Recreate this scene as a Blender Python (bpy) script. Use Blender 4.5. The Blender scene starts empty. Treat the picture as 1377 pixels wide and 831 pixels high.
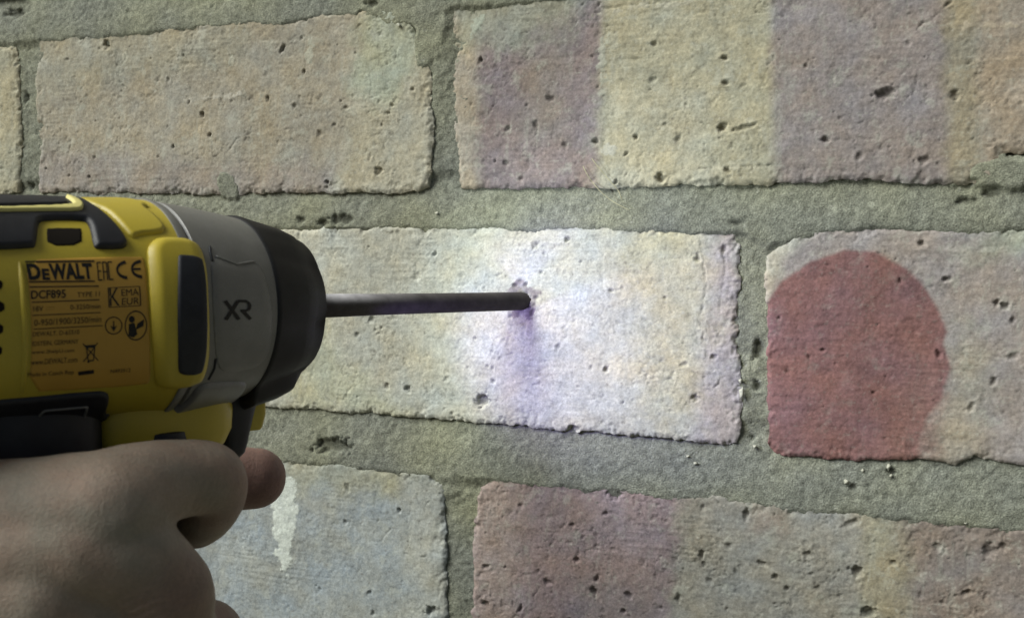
import bpy, bmesh, math, random
import numpy as np
from mathutils import Vector, Matrix, noise as mnoise

sc = bpy.context.scene
col = sc.collection
MM = 0.001
random.seed(4)

# ------------------------------------------------------------------ camera
cam = bpy.data.cameras.new('camera')
cam_o = bpy.data.objects.new('camera', cam)
col.objects.link(cam_o)
R_, U_, B_ = Vector((0.939333,0.342648,0.015691)), Vector((-0.030273,0.037250,0.998847)), Vector((0.341668,-0.938725,0.045363))
m = Matrix((R_, U_, B_)).transposed().to_4x4()
m.translation = Vector((0.100857,-0.284456,0.011332))
cam_o.matrix_world = m
cam.sensor_width = 36
cam.lens = 35.582
cam.clip_start = 0.01
cam.clip_end = 2000
cam.dof.use_dof = True
cam.dof.focus_distance = 0.295
cam.dof.aperture_fstop = 38
sc.camera = cam_o

# ------------------------------------------------------------------ sky, sun, exposure
sun_from = Vector((-0.66, -0.58, 0.74)).normalized()
world = bpy.data.worlds.new('World')
sc.world = world
world.use_nodes = True
wn = world.node_tree.nodes
sky = wn.new('ShaderNodeTexSky')
sky.sky_type = 'NISHITA'
sky.sun_disc = False
sky.sun_elevation = math.asin(sun_from.z)
sky.sun_rotation = math.atan2(sun_from.x, sun_from.y)
sky.dust_density = 6
sky.air_density = 0.8
sky.ozone_density = 0.6
world.node_tree.links.new(sky.outputs[0], wn['Background'].inputs[0])
wn['Background'].inputs[1].default_value = 0.05
sun = bpy.data.lights.new('sun', 'SUN')
sun.energy = 3.4
sun.angle = math.radians(40)
sun.color = (.955, 1.0, .955)
sun_o = bpy.data.objects.new('sun', sun)
col.objects.link(sun_o)
sun_o.rotation_euler = sun_from.to_track_quat('Z', 'Y').to_euler()
sc.view_settings.view_transform = 'Standard'
sc.view_settings.look = 'None'
sc.view_settings.exposure = 0.17
sc.view_settings.gamma = 1.0

# ------------------------------------------------------------------ helpers
def tag(o, label=None, cat=None, group=None, kind=None):
    if label: o['label'] = label
    if cat: o['category'] = cat
    if group: o['group'] = group
    if kind: o['kind'] = kind
    return o

def empty(name, loc, rz=0):
    o = bpy.data.objects.new(name, None)
    col.objects.link(o)
    o.empty_display_size = 0.02
    o.location = loc
    o.rotation_euler = (0, 0, rz)
    return o

def link(name, me, material, parent=None, smooth=True, sharp=0):
    o = bpy.data.objects.new(name, me)
    col.objects.link(o)
    if material: me.materials.append(material)
    if smooth and len(me.polygons):
        me.polygons.foreach_set('use_smooth', np.ones(len(me.polygons), dtype=bool))
    if sharp: me.set_sharp_from_angle(angle=math.radians(sharp))
    if parent: o.parent = parent
    return o

def mesh_np(name, V, quads, tris=None, cols=None):
    """numpy arrays -> mesh; V in millimetres"""
    me = bpy.data.meshes.new(name)
    V = np.asarray(V, dtype=np.float32) * MM
    me.vertices.add(len(V))
    me.vertices.foreach_set('co', V.ravel())
    q = np.asarray(quads, dtype=np.int32).reshape(-1, 4)
    nl = q.size
    me.loops.add(nl)
    me.polygons.add(len(q))
    me.loops.foreach_set('vertex_index', q.ravel())
    me.polygons.foreach_set('loop_start', np.arange(0, nl, 4, dtype=np.int32))
    me.update(calc_edges=True)
    me.validate()
    if cols is not None:
        at = me.color_attributes.new('Col', 'FLOAT_COLOR', 'POINT')
        c = np.ones((len(V), 4), dtype=np.float32)
        c[:, :3] = cols
        at.data.foreach_set('color', c.ravel())
    return me

_rng = np.random.RandomState(11)
_PERM = _rng.permutation(1024)
_ang = _rng.rand(1024) * 2 * np.pi
_GX, _GY = np.cos(_ang), np.sin(_ang)
def perlin(x, y, seed=0):
    xi = np.floor(x).astype(int); yi = np.floor(y).astype(int)
    xf = x - xi; yf = y - yi
    u = xf*xf*xf*(xf*(xf*6-15)+10); v = yf*yf*yf*(yf*(yf*6-15)+10)
    def g(ix, iy, dx, dy):
        h = _PERM[(_PERM[(ix + seed*57) & 1023] + iy) & 1023]
        return _GX[h]*dx + _GY[h]*dy
    n00 = g(xi, yi, xf, yf); n10 = g(xi+1, yi, xf-1, yf)
    n01 = g(xi, yi+1, xf, yf-1); n11 = g(xi+1, yi+1, xf-1, yf-1)
    a = n00 + u*(n10-n00); b = n01 + u*(n11-n01)
    return (a + v*(b-a)) * 1.5
def fbm(x, y, size, octs=4, seed=0, gain=0.5):
    s = np.zeros_like(x); amp = 1.0; f = 1.0/size
    for k in range(octs):
        s += amp*perlin(x*f + 17.3*k, y*f - 9.1*k, seed+k)
        amp *= gain; f *= 2.03
    return s
def sstep(a, b, x):
    t = np.clip((x-a)/(b-a), 0, 1)
    return t*t*(3-2*t)

def densify(poly, step):
    out = []
    n = len(poly)
    for i in range(n):
        p, q = np.array(poly[i], float), np.array(poly[(i+1) % n], float)
        k = max(1, int(np.linalg.norm(q-p)/step))
        for j in range(k): out.append(p + (q-p)*j/k)
    return np.array(out)

def chaikin(poly, n=2):
    P = np.array(poly, float)
    for _ in range(n):
        Q = np.roll(P, -1, 0)
        P = np.stack([P*.75+Q*.25, P*.25+Q*.75], 1).reshape(-1, 2)
    return P

def sdf(poly, X, Y):
    """signed distance (positive inside) and nearest boundary point"""
    P = np.asarray(poly, float); Q = np.roll(P, -1, 0)
    d = Q-P; L2 = np.maximum((d**2).sum(1), 1e-12)
    best = np.full(X.shape, 1e18); nx = np.zeros_like(X); ny = np.zeros_like(X)
    ins = np.zeros(X.shape, bool)
    for i in range(len(P)):
        t = np.clip(((X-P[i, 0])*d[i, 0] + (Y-P[i, 1])*d[i, 1])/L2[i], 0, 1)
        cx = P[i, 0]+t*d[i, 0]; cy = P[i, 1]+t*d[i, 1]
        e = (X-cx)**2+(Y-cy)**2
        k = e < best
        best = np.where(k, e, best); nx = np.where(k, cx, nx); ny = np.where(k, cy, ny)
        if P[i, 1] != Q[i, 1]:
            c = (P[i, 1] > Y) != (Q[i, 1] > Y)
            xx = d[i, 0]*(Y-P[i, 1])/(Q[i, 1]-P[i, 1]) + P[i, 0]
            ins ^= c & (X < xx)
    s = np.sqrt(best)
    return np.where(ins, s, -s), nx, ny

def relief(poly, cell):
    """grid cut to a polygon: x, y, distance to the edge, quads, and the rim edges"""
    poly = np.asarray(poly, float)
    lo = poly.min(0)-cell*1.5; hi = poly.max(0)+cell*1.5
    nx = int((hi[0]-lo[0])/cell)+2; ny = int((hi[1]-lo[1])/cell)+2
    X, Y = np.meshgrid(lo[0]+cell*np.arange(nx), lo[1]+cell*np.arange(ny))
    X = X.ravel(); Y = Y.ravel()
    s, bx, by = sdf(poly, X, Y)
    idx = np.arange(nx*ny).reshape(ny, nx)
    q = np.stack([idx[:-1, :-1], idx[:-1, 1:], idx[1:, 1:], idx[1:, :-1]], -1).reshape(-1, 4)
    q = q[(s[q] > 0).any(1)]
    out = s <= 0
    X = np.where(out, bx, X); Y = np.where(out, by, Y); s = np.where(out, 0, s)
    used = np.unique(q)
    mp = np.full(nx*ny, -1); mp[used] = np.arange(len(used))
    q = mp[q]; X = X[used]; Y = Y[used]; s = s[used]
    e = np.concatenate([q[:, [0, 1]], q[:, [1, 2]], q[:, [2, 3]], q[:, [3, 0]]])
    key = np.sort(e, 1); k1 = key[:, 0].astype(np.int64)*len(used)+key[:, 1]
    _, inv, cnt = np.unique(k1, return_inverse=True, return_counts=True)
    rim = e[cnt[inv] == 1]
    return X, Y, s, q, rim

def with_skirt(V, q, rim, off, cols=None):
    """adds side walls: rim vertices repeated at `off(V)`"""
    r = np.unique(rim); mp = {int(v): len(V)+i for i, v in enumerate(r)}
    V2 = off(V[r])
    sk = np.array([[b, a, mp[int(a)], mp[int(b)]] for a, b in rim])
    VV = np.concatenate([V, V2]); qq = np.concatenate([q, sk])
    cc = None if cols is None else np.concatenate([cols, cols[r]])
    return VV, qq, cc

# ------------------------------------------------------------------ materials
def material(name, color, rough=0.6, spec=0.4, var=0.0, vscale=300, bump=0.0, bscale=1500, attr=False,
             metal=0.0, sss=0.0, grain=0.0, gscale=2500, coat=0.0, vcol=None):
    mt = bpy.data.materials.new(name)
    mt.use_nodes = True
    nt = mt.node_tree; N = nt.nodes; Lk = nt.links
    b = N['Principled BSDF']
    b.inputs['Roughness'].default_value = rough
    b.inputs['Specular IOR Level'].default_value = spec
    b.inputs['Metallic'].default_value = metal
    b.inputs['Coat Weight'].default_value = coat
    if sss:
        b.inputs['Subsurface Weight'].default_value = sss
        b.inputs['Subsurface Radius'].default_value = (0.004, 0.0016, 0.0009)
        b.inputs['Subsurface Scale'].default_value = 0.6
    tc = N.new('ShaderNodeTexCoord')
    if attr:
        a = N.new('ShaderNodeVertexColor'); a.layer_name = 'Col'; src = a.outputs['Color']
    else:
        a = N.new('ShaderNodeRGB'); a.outputs[0].default_value = (*color, 1); src = a.outputs[0]
    def noise(scale, detail=4, rough_=0.6):
        n = N.new('ShaderNodeTexNoise'); n.inputs['Scale'].default_value = scale
        n.inputs['Detail'].default_value = detail; n.inputs['Roughness'].default_value = rough_
        Lk.new(tc.outputs['Object'], n.inputs['Vector'])
        return n
    def mul(src, n, amt):
        mr = N.new('ShaderNodeMapRange'); mr.inputs[1].default_value = 0.3; mr.inputs[2].default_value = 0.7
        mr.inputs[3].default_value = 1-amt; mr.inputs[4].default_value = 1+amt
        Lk.new(n.outputs['Fac'], mr.inputs[0])
        mx = N.new('ShaderNodeMix'); mx.data_type = 'RGBA'; mx.blend_type = 'MULTIPLY'
        mx.inputs[0].default_value = 1
        Lk.new(src, mx.inputs[6]); Lk.new(mr.outputs[0], mx.inputs[7])
        return mx.outputs[2]
    if var:
        n = noise(vscale)
        if vcol:
            mx = N.new('ShaderNodeMix'); mx.data_type = 'RGBA'
            mr = N.new('ShaderNodeMapRange'); mr.inputs[1].default_value = 0.42; mr.inputs[2].default_value = 0.65
            mr.inputs[4].default_value = var
            Lk.new(n.outputs['Fac'], mr.inputs[0]); Lk.new(mr.outputs[0], mx.inputs[0])
            Lk.new(src, mx.inputs[6]); mx.inputs[7].default_value = (*vcol, 1); src = mx.outputs[2]
        else: src = mul(src, n, var)
    if grain: src = mul(src, noise(gscale, 2, 0.7), grain)
    Lk.new(src, b.inputs['Base Color'])
    if bump:
        n = noise(bscale, 5, 0.65)
        bp = N.new('ShaderNodeBump'); bp.inputs['Strength'].default_value = bump
        bp.inputs['Distance'].default_value = 0.0006
        Lk.new(n.outputs['Fac'], bp.inputs['Height']); Lk.new(bp.outputs[0], b.inputs['Normal'])
        rr = N.new('ShaderNodeMapRange'); rr.inputs[3].default_value = max(0, rough-.1); rr.inputs[4].default_value = min(1, rough+.12)
        Lk.new(n.outputs['Fac'], rr.inputs[0]); Lk.new(rr.outputs[0], b.inputs['Roughness'])
    return mt

M = dict(
    brick=material('brick_clay', (.3, .3, .2), 0.92, 0.2, attr=True, grain=0.17, gscale=1500, bump=0.27, bscale=1400),
    mortar=material('mortar_sand', (.3, .3, .2), 0.95, 0.15, attr=True, grain=0.34, gscale=1900, bump=0.85, bscale=2000),
    far_brick=material('weathered_brick', (.325, .30, .228), 0.93, 0.2, var=0.8, vscale=14, vcol=(.27, .225, .21), grain=0.2, gscale=600, bump=0.6, bscale=500),
    ground=material('paving_concrete', (.10, .105, .08), 0.95, 0.2, var=0.3, vscale=6, grain=0.25, gscale=60, bump=0.4, bscale=80),
    yellow=material('yellow_plastic', (.47, .37, .035), 0.42, 0.45, var=0.28, vscale=70, vcol=(.40, .33, .07), grain=.04, bump=0.05, bscale=2600),
    pale=material('yellow_plastic_highlight', (.66, .60, .22), 0.45, 0.4, var=0.05, vscale=200),  # housing yellow made paler, so the sky's highlight is in the colour
    black=material('black_rubber', (.016, .017, .021), 0.5, 0.4, var=0.2, vscale=300, bump=0.12, bscale=3000),
    bumper=material('bumper_rubber', (.013, .013, .014), 0.55, 0.3, var=0.2, vscale=300, bump=0.12, bscale=3000),
    recess=material('dark_recess', (.010, .007, .004), 0.8, 0.2),
    vent=material('vent_rubber', (.020, .022, .027), 0.55, 0.3, var=0.2, vscale=400, bump=0.1, bscale=3000),
    grey=material('grey_housing_plastic', (.165, .165, .155), 0.38, 0.5, var=0.4, vscale=110, vcol=(.25, .25, .235), bump=0.10, bscale=3000, grain=0.05),
    label=material('label_sticker', (.47, .275, .045), 0.42, 0.4, var=0.05, vscale=150),
    ink=material('black_ink', (.012, .011, .010), 0.5, 0.3),
    steel=material('drill_steel', (.072, .064, .062), 0.75, 0.12, var=0.3, vscale=200, bump=0.15, bscale=2500),
    skin=material('skin', (.26, .21, .165), 0.6, 0.3, attr=True, var=0.10, vscale=160, bump=0.4, bscale=1500, sss=0.12, grain=0.08, gscale=1200),
    sleeve=material('dark_cloth', (.03, .034, .045), 0.9, 0.1, var=0.2, vscale=200, bump=0.5, bscale=1500),
    grit=material('pale_grit', (.44, .44, .36), 0.85, 0.2, var=0.2, vscale=900, bump=0.4),
    fibre=material('dry_fibre', (.45, .43, .28), 0.7, 0.2),
)
lens = bpy.data.materials.new('led_lens'); lens.use_nodes = True
lb = lens.node_tree.nodes['Principled BSDF']
lb.inputs['Emission Color'].default_value = (.85, .9, 1, 1); lb.inputs['Emission Strength'].default_value = 6
M['led'] = lens

# ------------------------------------------------------------------ ground
gm = bpy.data.meshes.new('ground')
bm = bmesh.new()
GZ = -0.60
bmesh.ops.create_grid(bm, x_segments=40, y_segments=40, size=400, matrix=Matrix.Translation((0, 0, GZ)))
bm.to_mesh(gm); bm.free()
tag(link('ground', gm, M['ground']), kind='structure')

# ------------------------------------------------------------------ brick wall
wall = empty('brick_wall', (0, 0, GZ))
tag(wall, 'old weathered brick wall with pale, purple and red stained bricks and greenish mortar', 'wall')
WZ = -GZ/MM          # wall meshes are written relative to the foot of the wall

TAN = (.33, .298, .235); CREAM = (.46, .455, .385); PURPLE = (.252, .208, .21); YEL = (.375, .348, .25)
MAUVE = (.258, .224, .215); ORANGE = (.32, .265, .205); PINK = (.36, .325, .32); RED = (.212, .112, .108)
GREYB = (.31, .335, .335); BEIGE = (.29, .276, .24); BROWN = (.24, .20, .175); PALE = (.43, .42, .36)
MORT = (.235, .245, .192)

def make_brick(name, outline, base, patches=(), pits=(), seed=0, cell=0.36, npits=70, scuffs=(), tilt=(0, 0), edge=1.0, label=None, protr=0.0, rough=1.0, cracks=()):
    P = densify(outline, 0.6)
    nrm = np.roll(P, -1, 0)-np.roll(P, 1, 0); nrm = np.stack([nrm[:, 1], -nrm[:, 0]], 1)
    nrm /= np.maximum(np.linalg.norm(nrm, axis=1, keepdims=True), 1e-9)
    wob = fbm(P[:, 0], P[:, 1], 14, 3, seed+3)*0.5 + fbm(P[:, 0], P[:, 1], 4.5, 5, seed+5, .7)*0.55
    P = P + nrm*wob[:, None]*edge
    X, Z, s, q, rim = relief(P, cell)
    cx, cz = P.mean(0)
    rs = np.random.RandomState(seed*13+7)
    h = protr + tilt[0]*(X-cx)/60 + tilt[1]*(Z-cz)/30
    h = h + fbm(X, Z, 45, 2, seed)*0.45 + fbm(X, Z, 7, 4, seed+9)*0.11 + fbm(X, Z, 1.6, 2, seed+11)*0.07
    rg = np.abs(fbm(X, Z, 5.5, 4, seed+12, .6)); rm_ = sstep(-.1, .5, fbm(X, Z, 13, 2, seed+14))
    h = h - rough*.17*(1-sstep(0, .14, rg))*rm_ - rough*.20*sstep(.35, .75, fbm(X, Z, 2.6, 3, seed+16, .6))*(.4+.6*rm_)
    er = 1.6 + fbm(X, Z, 9, 2, seed+21)*0.8
    t = np.clip(1-s/np.maximum(er, .5), 0, 1)
    h = h - 0.55*t**2.2 - (1.0*np.clip(fbm(X, Z, 6, 4, seed+23, .65)-.1, 0, 1)*np.clip(1-s/5.0, 0, 1) + .35*np.clip(fbm(X, Z, 1.7, 3, seed+24, .7), 0, 1)*np.clip(1-s/1.8, 0, 1))*edge
    # colour of the fired clay: bands and stains of the brick itself
    c = np.tile(np.array(base, float), (len(X), 1))
    for poly, colr, soft in patches:
        d, _, _ = sdf(np.array(poly, float), X, Z)
        d = d + fbm(X, Z, 8, 3, seed+31)*soft*0.55 + fbm(X, Z, 1.5, 2, seed+37)*soft*0.18
        al = sstep(-soft, soft, d)[:, None]
        if len(colr) > 3: al = al*colr[3]
        c = c*(1-al) + np.array(colr[:3])*al
    big = fbm(X, Z, 22, 3, seed+41); mid = fbm(X, Z, 4.5, 4, seed+43, .6); fine = fbm(X, Z, 1.1, 3, seed+47, .7)
    c = c*(1+0.10*big+0.13*mid+0.13*fine)[:, None]*(1-.16*rough*((1-sstep(0, .10, rg))*rm_+.8*sstep(.40, .8, fbm(X, Z, 2.6, 3, seed+16, .6))))[:, None]
    hue = fbm(X, Z, 12, 4, seed+53)
    c = c*(1+np.stack([hue*0.06, hue*0.0, -hue*0.10], 1))
    # pale lime bloom and lichen specks
    lim = sstep(0.35, 0.95, fbm(X, Z, 6, 5, seed+61, .65))[:, None]*0.30
    rd = np.clip((c[:, :1]-c[:, 1:2]-.05)/.06, 0, 1)
    lim = lim*(1-.9*rd)
    c = c*(1-lim)+np.array((.46, .47, .40))*lim
    dr = fbm(X/22, Z, 1.0, 4, seed+57, .6)*sstep(-.2, .5, fbm(X, Z, 25, 2, seed+59))
    c = c*(1+.07*dr)[:, None]; h = h+.07*dr
    vs = sstep(.25, .7, fbm(X*1.0, Z/7, 2.6, 4, seed+58, .6))*sstep(-.1, .5, fbm(X, Z, 20, 2, seed+60))
    vs = (vs*.22)[:, None]*(1-rd); c = c*(1-vs)+np.array((.43, .435, .38))*vs
    fl = sstep(.5, .8, fbm(X, Z, 1.2, 2, seed+69))[:, None]*.30*(1-.7*rd)
    c = c*(1-fl)+np.array((.47, .47, .41))*fl
    sp = sstep(0.62, 0.9, fbm(X, Z, 1.4, 2, seed+67))[:, None]*0.45
    c = c*(1-sp)+np.array((.17, .15, .13))*sp
    # pits: those seen in the photograph plus small ones
    lo, hi = P.min(0), P.max(0)
    allp = [(p[0], p[1], p[2], p[3], p[4] if len(p) > 4 else 1.0) for p in pits]
    for _ in range(npits):
        r = 0.22+0.42*rs.rand()**3
        allp.append((lo[0]+(hi[0]-lo[0])*rs.rand(), lo[1]+(hi[1]-lo[1])*rs.rand(), r, r*(.6+.9*rs.rand()), .15+.5*rs.rand()))
    for (px, pz, rx, rz, k) in allp:
        sel = np.nonzero((abs(X-px) < rx*3.2+.6) & (abs(Z-pz) < rz*3.2+.6))[0]
        if not len(sel): continue
        x_, z_ = X[sel], Z[sel]
        a = rs.rand()*1.2-.6
        dx = (x_-px)*math.cos(a)+(z_-pz)*math.sin(a); dz = -(x_-px)*math.sin(a)+(z_-pz)*math.cos(a)
        rr = np.hypot(dx/rx, dz/rz)*(1+0.5*perlin(x_*.9+px, z_*.9, seed+71)+.12*perlin(x_*2.3+px, z_*2.3, seed+72))
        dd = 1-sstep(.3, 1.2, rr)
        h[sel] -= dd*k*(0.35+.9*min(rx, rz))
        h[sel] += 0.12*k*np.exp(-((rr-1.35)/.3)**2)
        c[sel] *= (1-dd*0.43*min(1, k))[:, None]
    for line, wdt, dep in cracks:
        d = np.full(len(X), 1e9)
        wx = X+fbm(X, Z, 2.4, 3, seed+81)*0.5; wz = Z+fbm(X, Z, 2.4, 3, seed+83)*0.5
        for (x0, z0), (x1, z1) in zip(line[:-1], line[1:]):
            L2 = (x1-x0)**2+(z1-z0)**2+1e-9
            tt = np.clip(((wx-x0)*(x1-x0)+(wz-z0)*(z1-z0))/L2, 0, 1)
            d = np.minimum(d, np.hypot(wx-x0-tt*(x1-x0), wz-z0-tt*(z1-z0)))
        k = (1-sstep(wdt*.15, wdt*.62, d))*np.clip(.55+.9*fbm(X, Z, 2.5, 2, seed+87), 0, 1)
        h -= dep*.7*k; c *= (1-.3*k)[:, None]
    for poly, colr, al in scuffs:
        d, _, _ = sdf(np.array(poly, float), X, Z)
        d = d+fbm(X, Z, 4, 5, seed+91, .65)*1.3
        k = (sstep(-.15, .25, d)*al*np.clip(.95+.45*fbm(X, Z, 2.6, 3, seed+93), 0, 1))[:, None]
        c = c*(1-k)+np.array(colr)*k
        h += 0.12*k[:, 0]
    lum = c.mean(1, keepdims=True)
    c = np.clip((lum*.04+c*.96)*np.array((.985, 1.0, 1.0)), .008, .8)
    V = np.stack([X, -h, Z+WZ], 1)
    def off(v):
        w = v.copy(); w[:, 1] = 9.0; return w
    V, q, c = with_skirt(V, q, rim, off, c)
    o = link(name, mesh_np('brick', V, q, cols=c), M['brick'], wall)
    if label: o['label'] = label
    return o

def box_poly(x0, x1, z0, z1): return [(x0, z0), (x1, z0), (x1, z1), (x0, z1)]
def pit(p, rx, rz, k=1.0): return (p[0], p[1], rx/5.6, rz/5.6, k*.9)

# --- first course in view
make_brick('brick', [(-374.8,35.9), (-198.8,33.2), (-193.2,34.3), (-192.3,52.4), (-193.5,79.1), (-194.8,86.6), (-373.1,89.8)], YEL, seed=1, npits=40)
make_brick('brick', [(-184.9,34.2), (-105.5,32.7), (-34.7,32.6), (-30.1,34.1), (-29.6,50.4), (-30.1,66.3), (-32.7,77.7), (-40.4,89), (-55.9,89.6), (-105.7,89.7), (-161.2,89.8), (-184.5,89.1), (-186,70.8), (-184.1,52.2)],
    TAN, label='tan brick with pinkish foot and pale scratch in the top course',
    patches=[([(-202.4,23), (-19.6,23.2), (-19.8,40.1), (-105.6,42.8), (-202.2,50)], (.305, .27, .235), 5),
             ([(-66,23.2), (-19.6,23.2), (-20.4,76.9), (-55.8,79), (-58.2,51.3)], (.40, .375, .29), 6),
             ([(-188.1,68.2), (-187.9,94.6), (-97.1,88.6), (-97,76.6)], (.33, .305, .235), 5),
             ([(-58.3,65.2), (-53.3,92.6), (-32.9,91.1), (-32.7,75.4), (-45.2,57.8)], (.36, .385, .29, .75), 4)],
    pits=[pit((-153.8,84.7), 7, 9), pit((-100.5,89.3), 7, 7), pit((-82.9,79.4), 4, 9), pit((-113.9,59.3), 5, 6), pit((-75.1,71.6), 4, 4), pit((-88.4,63.4), 3, 9, .8),
          pit((-110.9,52.3), 4, 5), pit((-125.6,48.7), 4, 4), pit((-66.1,36.2), 5, 4), pit((-47.6,39.4), 7, 9, .8), pit((-78.6,60.7), 5, 5, .7), pit((-68.9,51.6), 6, 7, .6), pit((-59.3,59.5), 5, 4, .6), pit((-171.1,80.5), 6, 3, .6),
          pit((-146.8,70.1), 6, 3, .5), pit((-63.6,54.2), 4, 4, .6), pit((-43.4,59.6), 4, 4, .7), pit((-36.3,64.3), 4, 4, .7), pit((-162.1,39.2), 4, 4, .7), pit((-170.7,39.8), 4, 3, .6)],
    cracks=[([(-110,44.9), (-104.1,46.5), (-100.4,50.8), (-95.5,52.3)], .5, .5)],
    scuffs=[([(-122.3,63.8), (-98.7,64.6), (-98.4,65.3), (-122.3,64.8)], (.5, .47, .40), .8), ([(-115.1,80), (-111.6,87.1), (-112.8,87.7), (-116.3,81.1)], (.44, .43, .35), .6),
            ([(-102.8,74.5), (-101.6,78.8), (-102.8,79.3), (-103.9,75)], (.44, .43, .35), .7), ([(-72.4,74.1), (-70.2,80.3), (-73,80.9), (-74.6,75.4)], (.44, .45, .37), .6), ([(-146.8,76.2), (-145.2,80.4), (-146.4,80.5), (-147.7,76.2)], (.44, .43, .35), .6)],
    seed=2, npits=110, tilt=(.25, 0))
make_brick('brick', [(-20.7,33.6), (44,33.3), (99.2,34.7), (120.7,32.9), (126.7,35.1), (129.4,41.2), (144.1,40.9), (143.2,89.1), (82.6,90.5), (21.1,91.4), (-24,91.6), (-23.7,70.4), (-22.4,48)],
    BEIGE, label='long brick with purple, yellow, mauve and orange vertical bands in the top course',
    patches=[([(-27.1,30), (-13.6,29.9), (-15.9,103.1), (-28.1,104.2)], (.38, .335, .27), 2.5),
             ([(-14.8,29.9), (24.1,29.7), (23.6,99.6), (-15,103)], PURPLE, 2.8),
             ([(-0.8,47.4), (13,47.1), (12.5,75), (-1.3,75.8)], (.24, .21, .185, .7), 5),
             ([(24.1,29.7), (73.6,29.4), (70.5,95.5), (23.6,99.6)], YEL, 2.4),
             ([(24.2,27.6), (56.6,27.4), (53.7,60.4), (23.9,63.8)], (.42, .395, .30, .9), 5),
             ([(73.7,27.4), (118.3,27.2), (114.5,91.6), (70.1,95.5)], MAUVE, 2.4),
             ([(116.5,27.2), (125.3,27.2), (121.4,91), (113.6,91.7)], (.30, .262, .19), 3),
             ([(124.9,23.4), (151.2,23.4), (148.8,88.6), (120.9,91.1)], ORANGE, 2.5),
             ([(-22.8,77.1), (-1.3,75.8), (19.1,83.1), (18.8,95.8), (-23.1,99.3)], (.29, .30, .235, .8), 6)],
    pits=[pit((58.6,68.7), 5, 5), pit((59,61.8), 6, 5, .9), pit((85.8,45.6), 7, 5), pit((100.3,57.2), 17, 8), pit((22,46.8), 6, 6), pit((34,47.8), 4, 4), pit((41.4,35.9), 8, 8), pit((60,37.9), 6, 4),
          pit((58.5,49.6), 8, 7), pit((64.2,49.4), 22, 4, .7), pit((8.2,59.7), 7, 6, .8), pit((-4.9,51.3), 6, 4, .8), pit((3.8,52.1), 5, 8, .7), pit((28.4,35), 4, 4), pit((46.2,46.8), 6, 7, .6), pit((31.3,43), 5, 3), pit((110.3,39.7), 10, 6, .7), pit((117.2,56.1), 7, 7, .7),
          pit((38.8,73.5), 6, 6, .6), pit((38.6,63.5), 8, 5, .5), pit((-14,72.1), 4, 4), pit((94.7,41), 6, 7, .5), pit((13,46), 6, 5, .7), pit((-5.4,40.9), 6, 6, .6), pit((-0.6,36.5), 5, 4, .6), pit((89.4,51), 4, 3, .5)],
    cracks=[([(19,84.4), (34.3,85), (50,85.5)], .45, .4), ([(52.2,38.6), (73.2,38.9)], .4, .4), ([(33,43.4), (46.9,43.3)], .3, .25), ([(49.8,51.3), (72.1,49.5)], .4, .35), ([(107.1,73.3), (112.7,76.7), (115.7,79.9)], .6, .7), ([(118.7,42.8), (127.3,42.6)], .35, .3)],
    scuffs=[([(23.8,43.4), (28.2,43.3), (29.1,45.4), (25.3,46.7)], (.5, .49, .43), .85), ([(20.8,83), (36.4,85.2), (49,84.7), (49,83.9), (36.4,84), (21.3,82.1)], (.46, .44, .36), .6), ([(22.9,59.6), (24.4,59.5), (24.7,76.4), (22.9,76.5)], (.45, .46, .38), .6),
            ([(-16.8,80), (-13.2,79.8), (-13.7,85.4), (-16.6,85.5)], (.42, .46, .38), .7), ([(56.3,38.1), (70.4,37.9), (70.4,38.5), (56.3,38.8)], (.5, .47, .36), .7), ([(119.4,72.9), (132.6,72.1), (132.5,72.6), (119.4,73.5)], (.47, .40, .30), .7)],
    seed=3, npits=190, tilt=(.2, -.1))

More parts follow.
